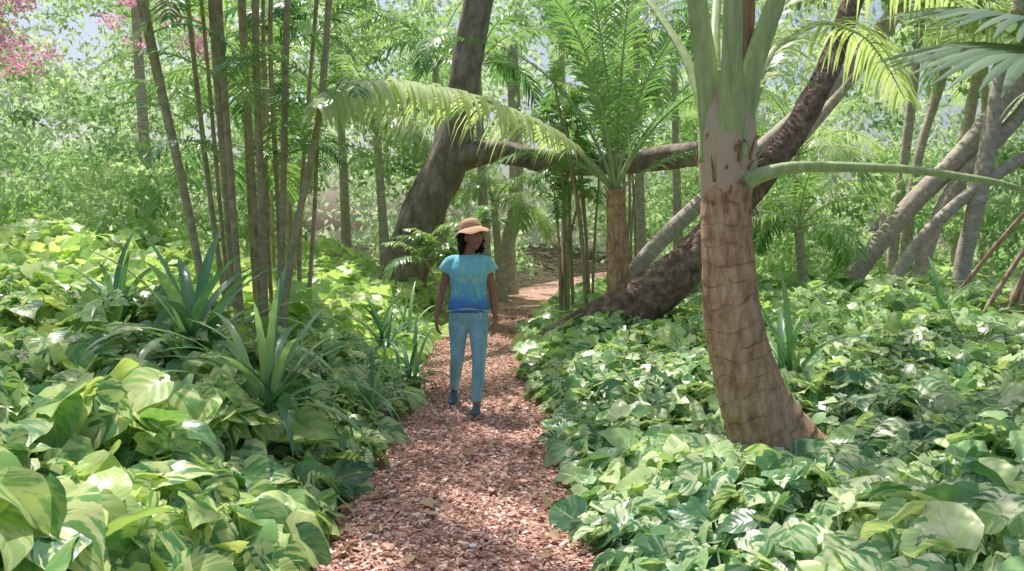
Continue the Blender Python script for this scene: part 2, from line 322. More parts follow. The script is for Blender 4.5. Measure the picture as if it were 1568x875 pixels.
# overhead canopy: leaf clumps added and placed to cast a chosen shade pattern
sunv=nrm(np.array([-.2,.40,.9]))
def shade(gx,gy):
    s=np.full(gx.shape,.08)
    s=np.where((gx<-1.0)&(gy<5.6),.46,s)
    s=np.where((np.abs(gx+.3)<.8)&(gy>6.2)&(gy<7.6),.40,s)
    s=np.where((np.abs(gx+.3)<1.1)&(gy>2.5)&(gy<6.0),.60,s)
    s=np.where((gx>1.8)&(gy>6.0)&(gy<12),.42,s)
    s=np.where((gx>2.3)&(gy<5.5),.42,s)
    return s
n=4200; c=np.column_stack([rng.uniform(-13,12,n),rng.uniform(3,24,n),rng.uniform(6.8,8.4,n)])
g=c-sunv*((c[:,2]-.3)/sunv[2])[:,None]
k=(rng.random(n)<.6*shade(g[:,0],g[:,1])*(.6+1.3*wob(c[:,0],c[:,1],2.4)))&(c[:,2]>1.6+.33*c[:,1]-1.0)
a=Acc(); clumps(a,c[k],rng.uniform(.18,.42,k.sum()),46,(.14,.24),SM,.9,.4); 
big=empty('shade_canopy_tree'); a.obj('crown',M_can,big)
b=Acc()
tube(b,[(-2.15,14,-.3),(-1.96,14,.6),(-1.56,14,1.84),(-1.1,14,2.85),(-.84,14,4.1),(-.56,14,5.6),(-.2,13.6,7.4),(.4,12.6,8.6)],[.52,.42,.38,.35,.27,.25,.2,.08],20,70,.3,.05)
tube(b,[(-1.2,14,2.75),(-.3,13.9,2.95),(.9,13.8,2.72),(2.1,13.6,2.76),(3.2,13.5,2.9)],[.28,.2,.19,.2,.21],16,50,.7,.06)
tube(b,[(-.5,14,5.8),(1.2,12,7.2),(4.,9,7.8)],[.2,.12,.05],12,30,.1,.05); tube(b,[(-.4,13.9,6.4),(-1.2,11,7.4),(-1,8,7.9)],[.18,.12,.04],12,30,.1,.05)
tube(b,[(-.5,14,6.0),(-2.4,12.5,7.2),(-4.4,11,7.6)],[.2,.12,.05],12,30,.1,.05)
b.obj('trunk',M_bark,big)

# leaning trees
lt=empty('leaning_tree'); b=Acc()
tube(b,[(.3,11.,-.05),(.85,11,.22),(1.6,11,.48),(2.15,11,.85),(2.6,11.05,1.3),(3.15,11.2,1.97),(3.8,11.4,2.7),(4.3,11.6,3.4),(4.8,12,4.3),(5.4,12.4,5.8),(6,12.5,7.5)],[.10,.22,.34,.32,.27,.22,.19,.18,.16,.14,.1],20,90,.3,.07)
tube(b,[(1.75,11,.55),(1.55,10.8,.2),(1.35,10.6,-.15)],[.3,.22,.2],14,16,.4,.08)
tube(b,[(1.5,11,.5),(.9,10.9,.35),(.5,10.7,.02)],[.2,.13,.08],12,16,.6,.08)
b.obj('trunk',M_log,lt)
a=Acc(); box_clumps(a,10,(4,11,5.2),(8,14,7.6),(.4,.8),60,(.14,.24)); a.obj('crown',M_can,lt)
rf=lambda s:.05*(1-((s*9)%1))
def stemtree(name,P,r,mat,crown=None):
    e=empty(name); b=Acc(); tube(b,P,r,14,60,rng.random(),.02); b.obj('trunk',mat,e); return e
def palmcrown(e,base,nf,L,ll,w,mat,el=(.2,1.3),dr=(1.3,2.2),seg=4,nl=42,azs=None):
    A=Acc();Bs=Acc()
    for i in range(nf):
        az=(i*2.4+rng.normal(0,.15)) if azs is None else azs[i]
        frond(A,Bs,arch(base,az,rng.uniform(*el),L*rng.uniform(.8,1.1),rng.uniform(*dr)),ll,nl,w,.7,.022,.18,seg=seg)
    A.obj('fronds',mat,e); Bs.obj('rachises',M_pet,e)
slim=[([(1.3,12.5,.0),(1.85,12.5,.85),(2.3,12.5,1.4),(2.95,12.6,2.0),(4.05,12.9,2.95),(5.3,13.4,4.0),(6.6,14,5.4)],.13),
 ([(5.7,14,.3),(6.1,14,.9),(7.0,14,2.05),(7.9,14,3.0),(9.1,14,4.6),(10.2,14,6.4)],.17),
 ([(6.7,13.5,.3),(7.0,13.6,1.0),(7.6,13.8,2.3),(8.9,14,3.7),(9.8,14,5.2)],.12),
 ([(7.3,12.8,.3),(7.3,12.9,1.),(7.6,13,2.3),(8.0,13.3,3.8),(8.4,13.4,5.6)],.13),
 ([(7.6,16,.3),(7.7,16,1.8),(7.9,16,3.9),(8.1,16,6.5)],.09),
 ([(8.1,16.5,.3),(8.3,16.5,2.8),(8.8,16.5,4.8),(9.1,16,7)],.09),
 ([(5.9,13,.2),(6.8,13,1.6),(8.0,13,2.6),(9.2,13,3.2),(10.5,13,4.4)],.10),
 ([(3.2,15,.3),(4.2,15,1.9),(6.2,15.2,4.2),(8,15.5,6.6)],.10),
 ([(9.6,17,.3),(9.5,17,2.8),(9.9,17,5.6)],.13),
 ([(-.05,18.5,.1),(-.1,18.5,1.2),(.1,18.5,2.5),(0,18.5,5.8)],.17)]
for i,(P,r) in enumerate(slim):
    e=stemtree('leaning_palm_tree',P,[r*1.35]+[r]*(len(P)-2)+[r*.75],M_pale)
    if i in (0,1,3,5,8): palmcrown(e,P[-1],11,2.5,.6,.045,M_frondL,nl=30)
    elif i in (2,6): palmcrown(e,P[-1],8,2.2,.5,.045,M_frond,nl=28)
    else:
        a=Acc(); c=np.array(P[-1])+rng.normal(0,.9,(9,3)); clumps(a,c,np.full(9,.7),60,(.14,.24)); a.obj('crown',M_bg,e)

# stilt-root pandanus at right edge
e=empty('pandanus_tree'); b=Acc()
top=np.array([6.7,9.6,2.6])
tube(b,[(6.7,9.6,1.5),(6.7,9.6,2.2),(7.0,9.6,3.4)],[.12,.12,.1],10,14,.3,.03)
for i in range(30):
    t=rng.random(); a0=top+np.array([rng.normal(0,.10),rng.normal(0,.15),-.2-1.0*t]); az=rng.uniform(2.3,4.3) if i<20 else rng.uniform(0,6.28)
    q=np.array([math.cos(az),math.sin(az)*.8]); R_=rng.uniform(.5,1.5)*(1.1-.5*t)
    f=np.array([a0[0]+q[0]*R_,a0[1]+q[1]*R_,.15]); mid=(a0+f)/2+np.array([q[0]*.04,q[1]*.04,.04])
    tube(b,[a0,mid,f],[.024,.028,.034],8,12,rng.random(),.05)
b.obj('stilt_roots',M_root,e)
palmleaf=Acc()
def strapleaf(acc,base,az,el,L,w,droop,r,seg=9,vf=.25):
    C=arch(base,az,el,L,droop,seg); T=nrm(np.gradient(C,axis=0)); V=[];Lc=[]
    sd=np.array([math.cos(az),-math.sin(az),0.])
    for i,p in enumerate(C):
        t=i/seg; ww=w*.5*np.interp(t,[0,.1,.45,.8,1],[.55,.75,1,.65,.03]); u=np.cross(sd,T[i])
        for k in (-1,0,1): V.append(p+sd*ww*k+u*abs(k)*ww*vf); Lc.append((k,t,r))
    acc.add(V,grid_faces(seg+1,3),Lc)
for i in range(46): strapleaf(palmleaf,(7.0,9.6,3.3),rng.random()*6.28,rng.uniform(.1,1.3),rng.uniform(.9,1.5),.06,rng.uniform(1.,2.2),rng.random())
palmleaf.obj('leaves',M_strap,e)

# ------------------------------------------------------------ cane clump left
e=empty('bamboo_clump'); b=Acc(); A=Acc(); Bs=Acc()
canes=[((-3.05,8,.3),(-3.2,8,1.6),(-3.62,8,3.9),(-3.9,8,6.3),.036),((-3.0,8.5,.3),(-3.2,8.5,1.9),(-3.4,8.5,4.2),(-3.5,8.5,6.2),.028),
((-2.85,8.2,.3),(-2.9,8.2,1.6),(-3.02,8.2,3.9),(-3.1,8.2,6.4),.046),((-2.72,8.,.3),(-2.78,8,1.6),(-2.88,8,3.9),(-2.9,8,6.4),.036),
((-2.6,8.3,.3),(-2.66,8.3,1.6),(-2.74,8.3,3.9),(-2.7,8.2,6.4),.030),((-2.5,8,.3),(-2.5,8,1.6),(-2.52,8,3.9),(-2.4,8,6.4),.040),
((-2.42,8.3,.3),(-2.42,8.3,1.6),(-2.46,8.3,3.9),(-2.2,8.4,6.4),.026),((-2.38,8,.3),(-2.3,8,1.6),(-2.2,8,3.9),(-2.,8,6.2),.034),
((-2.3,7.8,.3),(-2.15,7.8,1.4),(-1.85,7.8,2.8),(-1.73,7.8,4.2),.036),((-2.2,8.4,.3),(-2.1,8.5,1.8),(-2.0,8.5,3.2),(-1.7,8.6,5.4),.022),
((-2.95,8.4,.3),(-3.05,8.4,1.6),(-3.2,8.4,3.9),(-3.4,8.4,6.3),.022),((-2.55,8.5,.3),(-2.6,8.5,1.6),(-2.6,8.5,3.9),(-2.5,8.5,6.3),.022),((-3.3,8.7,.3),(-3.6,8.8,1.9),(-4.1,8.9,4.2),(-4.4,8.9,6.2),.026),
((-2.3,8.6,.3),(-2.3,8.7,1.8),(-2.1,8.8,4.2),(-1.9,8.8,6.4),.024),((-2.75,8.6,.3),(-2.85,8.7,1.8),(-2.95,8.8,4.2),(-3.1,8.8,6.4),.026)]
for cn in canes:
    P=cn[:4]; r=cn[4]; tube(b,P,[r*1.1,r,r*.92,r*.7],10,60,rng.random(),0,ringf=lambda s:.12*math.exp(-(((s*5)%1)/.08)**2))
    for j in range(2):
        az=rng.uniform(0,6.28); frond(A,Bs,arch(P[3],az,rng.uniform(.3,1.3),rng.uniform(1.3,2.),rng.uniform(1.2,2.3)),.42,26,.032,.55,.012,.12)
    for j in range(3):
        t=rng.uniform(.42,.75); C=catmull(P,40)[int(t*39)]
        frond(A,Bs,arch(C,rng.uniform(0,6.28),rng.uniform(.3,1.1),rng.uniform(.8,1.4),rng.uniform(1.2,2.2)),.34,24,.026,.5,.010,.2)
b.obj('canes',M_cane,e); A.obj('fronds',M_frond,e); Bs.obj('rachises',M_pet,e)
for (cx,cy,n,sp,h0) in ((1.05,13.,12,.5,3.6),(-1.0,13.0,5,.2,1.6),(2.2,15.5,8,.6,4.5),(-3.4,12,9,.7,4.6)):
    e=empty('cane_palm'); b=Acc(); A=Acc(); Bs=Acc()
    for i in range(n):
        x=cx+rng.normal(0,sp*.4); y=cy+rng.normal(0,.25); l=rng.normal(0,.14); h=h0*rng.uniform(.55,1.1)
        P=[(x,y,0),(x+l*.5,y,h*.5),(x+l*1.6,y,h)]; tube(b,P,[.028,.022,.015],8,20,.5)
        for j in range(5): frond(A,Bs,arch(P[2],rng.random()*6.28,rng.uniform(.2,1.2),rng.uniform(.5,.9),rng.uniform(1,2)),.3,14,.045,.6,.008,.15,seg=3)
    b.obj('canes',M_cane,e); A.obj('fronds',M_frond,e); Bs.obj('rachises',M_pet,e)

# ------------------------------------------------------------ mid palm
e=empty('palm_tree'); b=Acc()
tube(b,[(1.62,12,-.1),(1.6,12,.8),(1.58,12,1.5),(1.55,12,2.2)],[.22,.17,.155,.14],16,70,.3,.02,rf); b.obj('trunk',M_ptrunk,e)
A=Acc();Bs=Acc(); c0=(1.55,12,2.15)
for az,el,L,dr in ((-1.2,1.25,3.8,1.1),(-1.5,1.0,3.4,1.5),(-.6,1.4,4.2,.9),(-2.2,1.35,4.2,.9),(1.2,1.4,4.2,.9),(1.6,1.2,3.8,1.2),(2.3,1.1,3.6,1.6),(.8,1.1,3.6,1.5),(0,1.3,4,1),(3.1,1.45,4.,.8),(-2.7,1.2,3.8,1.2),(2.8,1.25,3.6,1.3),(1.9,.7,3.0,1.6),(-1.9,.75,2.6,1.7),(-2.6,1.45,4.3,.7)):
    frond(A,Bs,arch(c0,az,el,L,dr),.62,60,.032,.45,.03,.16,jit=.1,fwd=.8,rnd=rng.uniform(.1,.6))
A.obj('fronds',M_frond,e)
A=Acc(); frond(A,Bs,[(1.5,12,2.2),(1.0,11.4,2.65),(.38,10.6,2.98),(-.50,9.6,3.20),(-1.30,8.7,3.20),(-1.62,7.9,3.02),(-1.75,7.3,2.72)],.72,150,.055,.9,.035,.2,rnd=.98,lift=.05,fwd=.35)  # lightest leaflet tone paints the sunlit glow into this frond
A.obj('drooping_frond',M_frondL,e); Bs.obj('rachises',M_pet,e)
for (x,y,z,L,nf,mt) in ((3.6,18,5.2,3.0,12,M_frondL),(-1.8,19,5.4,3.0,11,M_frond),(-6.5,14,6.2,2.6,9,M_frondL),(6.2,17.5,3.2,2.6,12,M_frondL),(1.2,20,6.6,3.0,11,M_frond),(-.7,16.3,4.9,2.2,9,M_frond),(5.2,14.5,1.6,2.,11,M_frond),(-.4,17.5,2.2,1.8,11,M_frondL),(10.5,18,5.4,3.,12,M_frondL),(-2.6,15.5,3.4,2.2,11,M_frondL),(-5.2,16.5,4.6,2.6,12,M_frondL),(2.6,17,5.6,2.8,12,M_frond),(-4.0,18.5,6.6,2.8,11,M_frond)):
    e=empty('palm_tree'); b=Acc(); tube(b,[(x+.2,y,-.1),(x+.1,y,z*.5),(x,y,z)],[.15,.09,.07],12,40,.4,.02,rf); b.obj('trunk',M_pale,e)
    palmcrown(e,(x,y,z),nf,L,.6,.05,mt,nl=32,seg=3)

# ------------------------------------------------------------ foreground palm
e=empty('coconut_palm'); b=Acc()
rf2=lambda s:.035*(1-((s*7.3+.15*math.sin(s*9))%1))
tube(b,[(2.02,5.62,-.14),(1.90,5.6,.04),(1.72,5.6,.40),(1.575,5.6,.92),(1.52,5.6,1.38),(1.50,5.6,1.70),(1.50,5.6,1.92)],[.40,.315,.24,.20,.18,.17,.165],32,150,.2,.016,rf2)
b.obj('trunk',M_ptrunk,e)
b=Acc(); tube(b,[(1.50,5.6,1.78),(1.50,5.6,2.0),(1.49,5.6,2.25),(1.48,5.6,2.5),(1.47,5.6,2.7)],[.165,.19,.20,.16,.09],24,50,.4,.05,flat=.9); b.obj('sheath',M_sheath,e)
A=Acc();Bs=Acc();F=Acc()
def bigfr(P,L,r0,start,nl=60,w=.045,rn=None,droop=.6):
    C=catmull(P,40); rr=np.interp(np.linspace(0,1,12),[0,.15,.4,1],[r0,r0*.62,r0*.42,.006]); tube(Bs,C[np.linspace(0,39,12).astype(int)],rr,12,50,rng.random(),.03,flat=.6)
    frond(A,Acc(),P,L,nl,w,droop,.02,start,rnd=rn,seg=5)
bigfr([(1.45,5.58,2.1),(1.34,5.52,2.6),(1.20,5.4,3.3),(.95,5.1,4.3),(.3,4.7,5.2),(-.7,4.2,5.6)],.85,.15,.42)
bigfr([(1.55,5.6,2.1),(1.62,5.55,2.6),(1.80,5.5,3.2),(2.05,5.3,4.1),(2.7,5.0,5.0),(3.7,4.6,5.3)],.85,.15,.42)
bigfr([(1.50,5.5,2.1),(1.47,5.4,2.7),(1.44,5.3,3.4),(1.4,5.0,4.5),(1.3,4.2,5.6),(1.2,3.,6.)],.85,.13,.45)
bigfr([(1.58,5.65,2.1),(1.72,5.75,2.55),(1.98,6.0,2.95),(2.5,6.5,3.25),(3.1,7.0,3.2),(3.6,7.4,2.8)],.62,.085,.22,60,.035,.85,.9)
bigfr([(1.60,5.55,1.93),(1.86,5.5,2.02),(2.3,5.4,2.02),(2.85,5.3,1.97),(3.5,5.2,1.80),(4.5,5.0,1.3),(5.2,4.9,.6)],.7,.12,.66,30,.04)
bigfr([(1.44,5.7,2.2),(1.3,6.1,2.9),(1.0,6.7,3.6),(.5,7.3,4.1),(-.2,8,4.3),(-1.,8.6,4.1)],.7,.07,.3,54,.035)
bigfr([(1.5,5.75,2.2),(1.55,6.2,3.0),(1.8,7,3.9),(2.2,8,4.4),(2.8,9,4.3)],.75,.08,.35,54,.035)
bigfr([(1.57,5.7,2.2),(1.8,6.0,2.9),(2.3,6.3,3.5),(3.2,6.7,3.7),(4.2,7.0,3.3)],.6,.06,.3,56,.032,.9,.9)
A.obj('fronds',M_frondL,e); Bs.obj('petioles',M_pet,e)
for i in range(70):
    az=rng.random()*6.28; z0=rng.uniform(1.7,2.95); r=.175 if z0<2.3 else .1
    p=np.array([1.5+math.cos(az)*r,5.6+math.sin(az)*r,z0]); q=p+np.array([math.cos(az)*.05,math.sin(az)*.05,rng.uniform(-.22,.22)])
    tube(F,[p,(p+q)/2+np.array([0,0,.02]),q],[.011,.008,.002],5,6,rng.random())
tube(F,[(1.54,5.62,2.3),(1.58,5.62,2.8),(1.62,5.6,3.4)],[.09,.08,.05],12,30,.3,.10)
F.obj('fibre',M_fib,e)

# fan palm top right
e=empty('fan_palm'); A=Acc();Bs=Acc(); b=Acc()
tube(b,[(5.6,6.8,-.1),(5.6,6.8,1.5),(5.5,6.8,3.1)],[.16,.13,.12],14,50,.4,.02,rf); b.obj('trunk',M_ptrunk,e)
def fan(c,hub,nrml,rad,nseg=36):
    ax=nrm(np.array(hub)-np.array(c)); sd=nrm(np.cross(nrml,ax)); 
    tube(Bs,[c,(np.array(c)+hub)/2+np.array([0,0,.1]),hub],[.02,.016,.012],6,12,.5)
    for i in range(nseg):
        t=(i/(nseg-1)-.5)*2; an=t*2.3; d=ax*math.cos(an)+sd*math.sin(an); L=rad*(1-.2*abs(t))*rng.uniform(.9,1.05); pd=np.cross(nrml,d)
        V=[];Lc=[]
        for k,s in enumerate(np.linspace(0,1,7)):
            w=.062*np.interp(s,[0,.5,.75,1],[.1,1,.6,.03])*rad; p=np.array(hub)+d*L*s; p=p+np.array([0,0,-.40*L*max(0,s-.4)**1.6])
            for q in (-1,0,1): V.append(p+pd*w*q+np.array(nrml)*(.3*w*(1-abs(q)))); Lc.append((q,s,rng.random()*.05+.2+.5*(i%3==0)))
        A.add(V,grid_faces(7,3),Lc)
fan((5.5,6.8,3.1),(3.85,5.9,2.88),nrm(np.array([-.25,-.55,1.])),1.2)
fan((5.5,6.8,3.1),(4.2,6.5,3.25),nrm(np.array([-.2,-.4,1.])),1.25)
fan((5.5,6.8,3.1),(5.2,5.6,3.6),nrm(np.array([.1,-.5,1.])),1.1)
fan((5.5,6.8,3.1),(6.6,7,3.7),nrm(np.array([.4,0,1.])),1.0); fan((5.5,6.8,3.1),(5.0,8,3.5),nrm(np.array([0,.4,1.])),1.0)
A.obj('leaves',M_fan,e); Bs.obj('petioles',M_pet,e)

# ------------------------------------------------------------ strap-leaf lilies
def lily(x,y,z,n,L,w,el=(.4,1.4)):
    A=Acc()
    for i in range(n):
        t=i/n; strapleaf(A,(x+rng.normal(0,.03),y+rng.normal(0,.03),z),i*2.4+rng.normal(0,.2),el[1]-(el[1]-el[0])*t+rng.normal(0,.08),L*rng.uniform(.75,1.1),w*rng.uniform(.8,1.15),rng.uniform(.8,2.1)*(.5+t),rng.random())
    return A.obj('spider_lily',M_strap)
lily(-2.3,5.7,.62,32,1.15,.09); lily(-1.55,4.95,.45,30,1.05,.06,(.4,1.4)); lily(-1.35,8.4,.35,26,.8,.05); lily(-.95,7.6,.15,18,.6,.04)
lily(2.45,6.9,.2,26,1.1,.06,(.5,1.5)); lily(-3.6,7.2,.8,22,.9,.07); lily(5.2,9.6,.5,18,.9,.07); lily(-1.15,6.4,.15,14,.5,.035)
lily(-1.35,10.2,.2,20,.8,.05)

# ------------------------------------------------------------ woman
W=empty('woman'); OX,OY=-.38,6.95
def pmat(name,c,rough=.6,bump=0,sc=60):
    return noisemat(name,[(.3,tuple(v*.85 for v in c)),(.7,tuple(min(1,v*1.12) for v in c))],sc,rough,bump,.002)
M_skin=pmat('skin',(.38,.2,.135),.5); M_jean=noisemat('jeans',[(.3,(.22,.46,.57)),(.5,(.31,.57,.67)),(.7,(.43,.69,.77))],9,.85,.5,.015,(1,1,.6)); M_hair=pmat('hair',(.035,.022,.018),.5)
M_shoe=pmat('shoe',(.09,.14,.19),.5); M_sole=pmat('sole',(.5,.48,.46),.6); M_white=pmat('cord',(.8,.8,.78),.6); M_eyew=pmat('eye_white',(.75,.72,.7),.2); M_iris=pmat('iris',(.03,.015,.01),.2); M_lip=pmat('lip',(.36,.12,.11),.4)
m,nt,out=newmat('hat_straw'); tc=nt.nodes.new('ShaderNodeTexCoord'); at=N(nt,'ShaderNodeAttribute'); at.attribute_name='lc'; sp=nt.nodes.new('ShaderNodeSeparateXYZ'); nt.links.new(at.outputs['Vector'],sp.inputs[0])
fr=mth(nt,'FRACT',mth(nt,'MULTIPLY',sp.outputs[1],5.)); c=ramp(nt,[(0,(.36,.17,.09)),(.25,(.74,.43,.26)),(.8,(.78,.48,.31)),(1,(.40,.19,.10))],fr)
pb=N(nt,'ShaderNodeBsdfPrincipled',Roughness=.8); nt.links.new(c,pb.inputs['Base Color']); bp=N(nt,'ShaderNodeBump',Strength=.6,Distance=.004); nt.links.new(fr,bp.inputs['Height']); nt.links.new(bp.outputs[0],pb.inputs['Normal']); nt.links.new(pb.outputs[0],out.inputs[0]); M_hat=m
m,nt,out=newmat('shirt_print'); tc=nt.nodes.new('ShaderNodeTexCoord'); sp=nt.nodes.new('ShaderNodeSeparateXYZ'); nt.links.new(tc.outputs['Object'],sp.inputs[0])
nz=N(nt,'ShaderNodeTexNoise',Scale=14.,Detail=4.,Roughness=.6); nt.links.new(tc.outputs['Object'],nz.inputs['Vector'])
zz=mth(nt,'ADD',mth(nt,'MULTIPLY',mth(nt,'SUBTRACT',sp.outputs[2],.88),1.9),mth(nt,'MULTIPLY',mth(nt,'SUBTRACT',nz.outputs[0],.5),.35))
c=ramp(nt,[(0,(.07,.18,.52)),(.18,(.09,.30,.72)),(.36,(.16,.54,.82)),(.7,(.24,.70,.84)),(1,(.24,.68,.86))],zz)
vo=N(nt,'ShaderNodeTexNoise',Scale=26.,Detail=3.); mp=nt.nodes.new('ShaderNodeMapping'); mp.inputs['Scale'].default_value=(1,1,.6); nt.links.new(tc.outputs['Object'],mp.inputs[0]); nt.links.new(mp.outputs[0],vo.inputs['Vector'])
f=ramp(nt,[(.50,(0,0,0)),(.60,(1,1,1))],vo.outputs[0]); zm=ramp(nt,[(.2,(0,0,0)),(.4,(.7,.7,.7)),(.8,(.6,.6,.6)),(1,(.25,.25,.25))],zz)
c=mixc(nt,mth(nt,'MULTIPLY',f,zm),c,(.5,.8,.5))
pb=N(nt,'ShaderNodeBsdfPrincipled',Roughness=.8); nt.links.new(c,pb.inputs['Base Color']); bp=N(nt,'ShaderNodeBump',Strength=.7,Distance=.03); n4=N(nt,'ShaderNodeTexNoise',Scale=7.,Detail=2.); nt.links.new(tc.outputs['Object'],n4.inputs['Vector']); nt.links.new(n4.outputs[0],bp.inputs['Height']); nt.links.new(bp.outputs[0],pb.inputs['Normal']); nt.links.new(pb.outputs[0],out.inputs[0]); M_shirt=m

def loft(acc,rings,n=28,rnd=.5):
    Rg=catmull(rings,len(rings)*4); V=[];L=[]
    a_=np.arange(n)/n*2*math.pi
    for i,r in enumerate(Rg):
        c=np.cos(a_);s=np.sin(a_); V.append(np.column_stack([r[0]+np.sign(c)*np.abs(c)**.85*r[3],r[1]+np.sign(s)*np.abs(s)**.9*r[4],np.full(n,r[2])])); L.append(np.column_stack([a_/6.28,np.full(n,r[2]),np.full(n,rnd)]))
    k=len(Rg); V=np.concatenate(V); acc.add(V,grid_faces(k,n,True),np.concatenate(L)); b0=acc.n-len(V)
    acc.F.append(np.array([list(range(b0,b0+n))[::-1]])); acc.F.append(np.array([list(range(b0+(k-1)*n,b0+k*n))]))
def remesh(o,vs,sm=4):
    m=o.modifiers.new('r','REMESH'); m.mode='VOXEL'; m.voxel_size=vs; m.use_smooth_shade=True
    s=o.modifiers.new('s','SMOOTH'); s.iterations=sm; s.factor=.5; return o
def ball(acc,c,r,n=14,m=10,mod=None):
    V=[]
    for i in range(m+1):
        th=math.pi*i/m
        for j in range(n):
            ph=2*math.pi*j/n; V.append((r[0]*math.sin(th)*math.cos(ph),r[1]*math.sin(th)*math.sin(ph),-r[2]*math.cos(th)))
    V=np.array(V)
    if mod is not None: V=mod(V)
    V=V+np.array(c); acc.add(V,grid_faces(m+1,n,True),np.column_stack([V[:,0],V[:,2],np.full(len(V),.5)]))
o=np.array([OX,OY,0.])
def T(P): return [np.array(p)+o for p in P]
body=Acc()
loft(body,[(OX,OY,.83,.13,.09),(OX,OY,.88,.15,.10),(OX,OY,.95,.145,.095),(OX,OY,1.06,.12,.085),(OX,OY,1.2,.135,.092),(OX,OY,1.29,.14,.082),(OX,OY+.005,1.34,.10,.06),(OX,OY+.01,1.385,.058,.05)])
tube(body,T([(0,.01,1.34),(.01,.0,1.43),(.035,-.01,1.50)]),[.055,.048,.05],14,12)
RS,RE,RW=(-.155,0,1.315),(-.235,.03,1.07),(-.278,-.03,.845)
LS,LE,LW=(.155,0,1.315),(.210,.05,1.06),(.236,.0,.825)
for s,el,w in ((RS,RE,RW),(LS,LE,LW)):
    s,el,w=map(np.array,(s,el,w)); tube(body,T([s*np.array([.6,1,.99]),s,(s+el)/2,el,el*.7+w*.3,w,w+(w-el)*.06]),[.042,.046,.042,.036,.037,.024,.024],16,30)
hips=[(.082,.0,.86),(-.082,.0,.86)]; LK,LA=(.095,-.13,.48),(.075,-.20,.10); RK,RA=(-.10,-.02,.485),(-.145,.20,.155)
for h,kn,an in ((hips[0],LK,LA),(hips[1],RK,RA)):
    h,kn,an=map(np.array,(h,kn,an)); tube(body,T([h,(h+kn)/2,kn,kn*.65+an*.35,an]),[.078,.068,.05,.048,.034],16,30)
remesh(body.obj('body',M_skin,W),.007)
def hand(acc,w,sx):
    w=np.array(w)+o; dn=nrm(np.array([-.02*sx,-.10,-1.])); fwd=nrm(np.array([-.35*sx,-1,.1])); fwd=nrm(fwd-dn*np.dot(fwd,dn)); inn=nrm(np.cross(dn,fwd)); inn=inn*(1 if inn[0]*(-sx)>0 else -1)
    R_=[(0,.022,.019),(.03,.032,.016),(.06,.041,.0155),(.092,.040,.013)]
    Rg=catmull(R_,12); V=[]; n=16; a_=np.arange(n)/n*2*math.pi
    for r in Rg: V.append(w+dn*r[0]+np.outer(np.cos(a_)*r[1],fwd)+np.outer(np.sin(a_)*r[2],inn))
    V=np.concatenate(V); acc.add(V,grid_faces(12,n,True),np.zeros((len(V),3))); b0=acc.n-len(V); acc.F.append(np.array([list(range(b0,b0+n))[::-1]])); acc.F.append(np.array([list(range(b0+11*n,b0+12*n))]))
    for i,(f,L) in enumerate(((.031,.070),(.0105,.080),(-.0105,.074),(-.031,.058))):
        b=w+dn*.085+fwd*f; k=.15+.08*i
        p1=b+dn*L*.45+inn*L*.10; p2=p1+nrm(dn+inn*(.45+k))*L*.33; p3=p2+nrm(dn+inn*(1.+k))*L*.28
        tube(acc,[b,p1,p2,p3],[.0095,.0088,.008,.0065],8,12)
    b=w+dn*.028+fwd*.022; p1=b+dn*.028+fwd*.024+inn*.012; p2=p1+dn*.028+fwd*.008+inn*.01; tube(acc,[b,p1,p2],[.013,.011,.008],8,10)
h=Acc(); hand(h,RW,-1); remesh(h.obj('right_hand',M_skin,W),.0035,2)
h=Acc(); hand(h,LW,1); remesh(h.obj('left_hand',M_skin,W),.0035,2)
j=Acc()
loft(j,[(OX,OY,.735,.06,.06),(OX,OY,.77,.12,.09),(OX,OY,.81,.160,.108),(OX,OY,.86,.172,.120),(OX,OY,.93,.165,.115)])
for h,kn,an in ((hips[0],LK,LA),(hips[1],RK,RA)):
    h,kn,an=map(np.array,(h,kn,an)); tube(j,T([h+np.array([0,0,.0]),h*.72+kn*.28,(h+kn)/2,kn,kn*.65+an*.35,kn*.2+an*.8,an+(kn-an)*.06]),[.088,.091,.079,.060,.057,.045,.043],18,50,.5,.014)
remesh(j.obj('jeans',M_jean,W),.007,3)
s=Acc()
loft(s,[(OX,OY,.885,.178,.128),(OX,OY,.915,.184,.140),(OX,OY,.97,.172,.138),(OX,OY,1.06,.153,.126),(OX,OY,1.16,.162,.130),(OX,OY-.004,1.23,.172,.136),(OX,OY,1.30,.170,.112),(OX,OY,1.345,.135,.088),(OX,OY+.005,1.37,.105,.074),(OX,OY+.005,1.385,.085,.066)])
for sx in (-1,1): tube(s,T([(sx*.07,0,1.325),(sx*.13,0,1.322),(sx*.172,.003,1.295),(sx*.205,.008,1.235)]),[.056,.060,.062,.064],18,20)
remesh(s.obj('shirt',M_shirt,W),.007,3)
cr=Acc(); a_=np.linspace(0,2*math.pi,26)
tube(cr,[(OX+.186*math.cos(t),OY+.138*math.sin(t),.897-.012*math.cos(t*2)+(-.012*math.sin(t) if math.sin(t)<0 else 0)) for t in a_],[.006]*26,6,90,caps=False)
tube(cr,[(OX+.10,OY-.13,.90),(OX+.115,OY-.14,.86),(OX+.11,OY-.135,.82)],[.004]*3,6,8)
cr.obj('waist_cord',M_white,W)
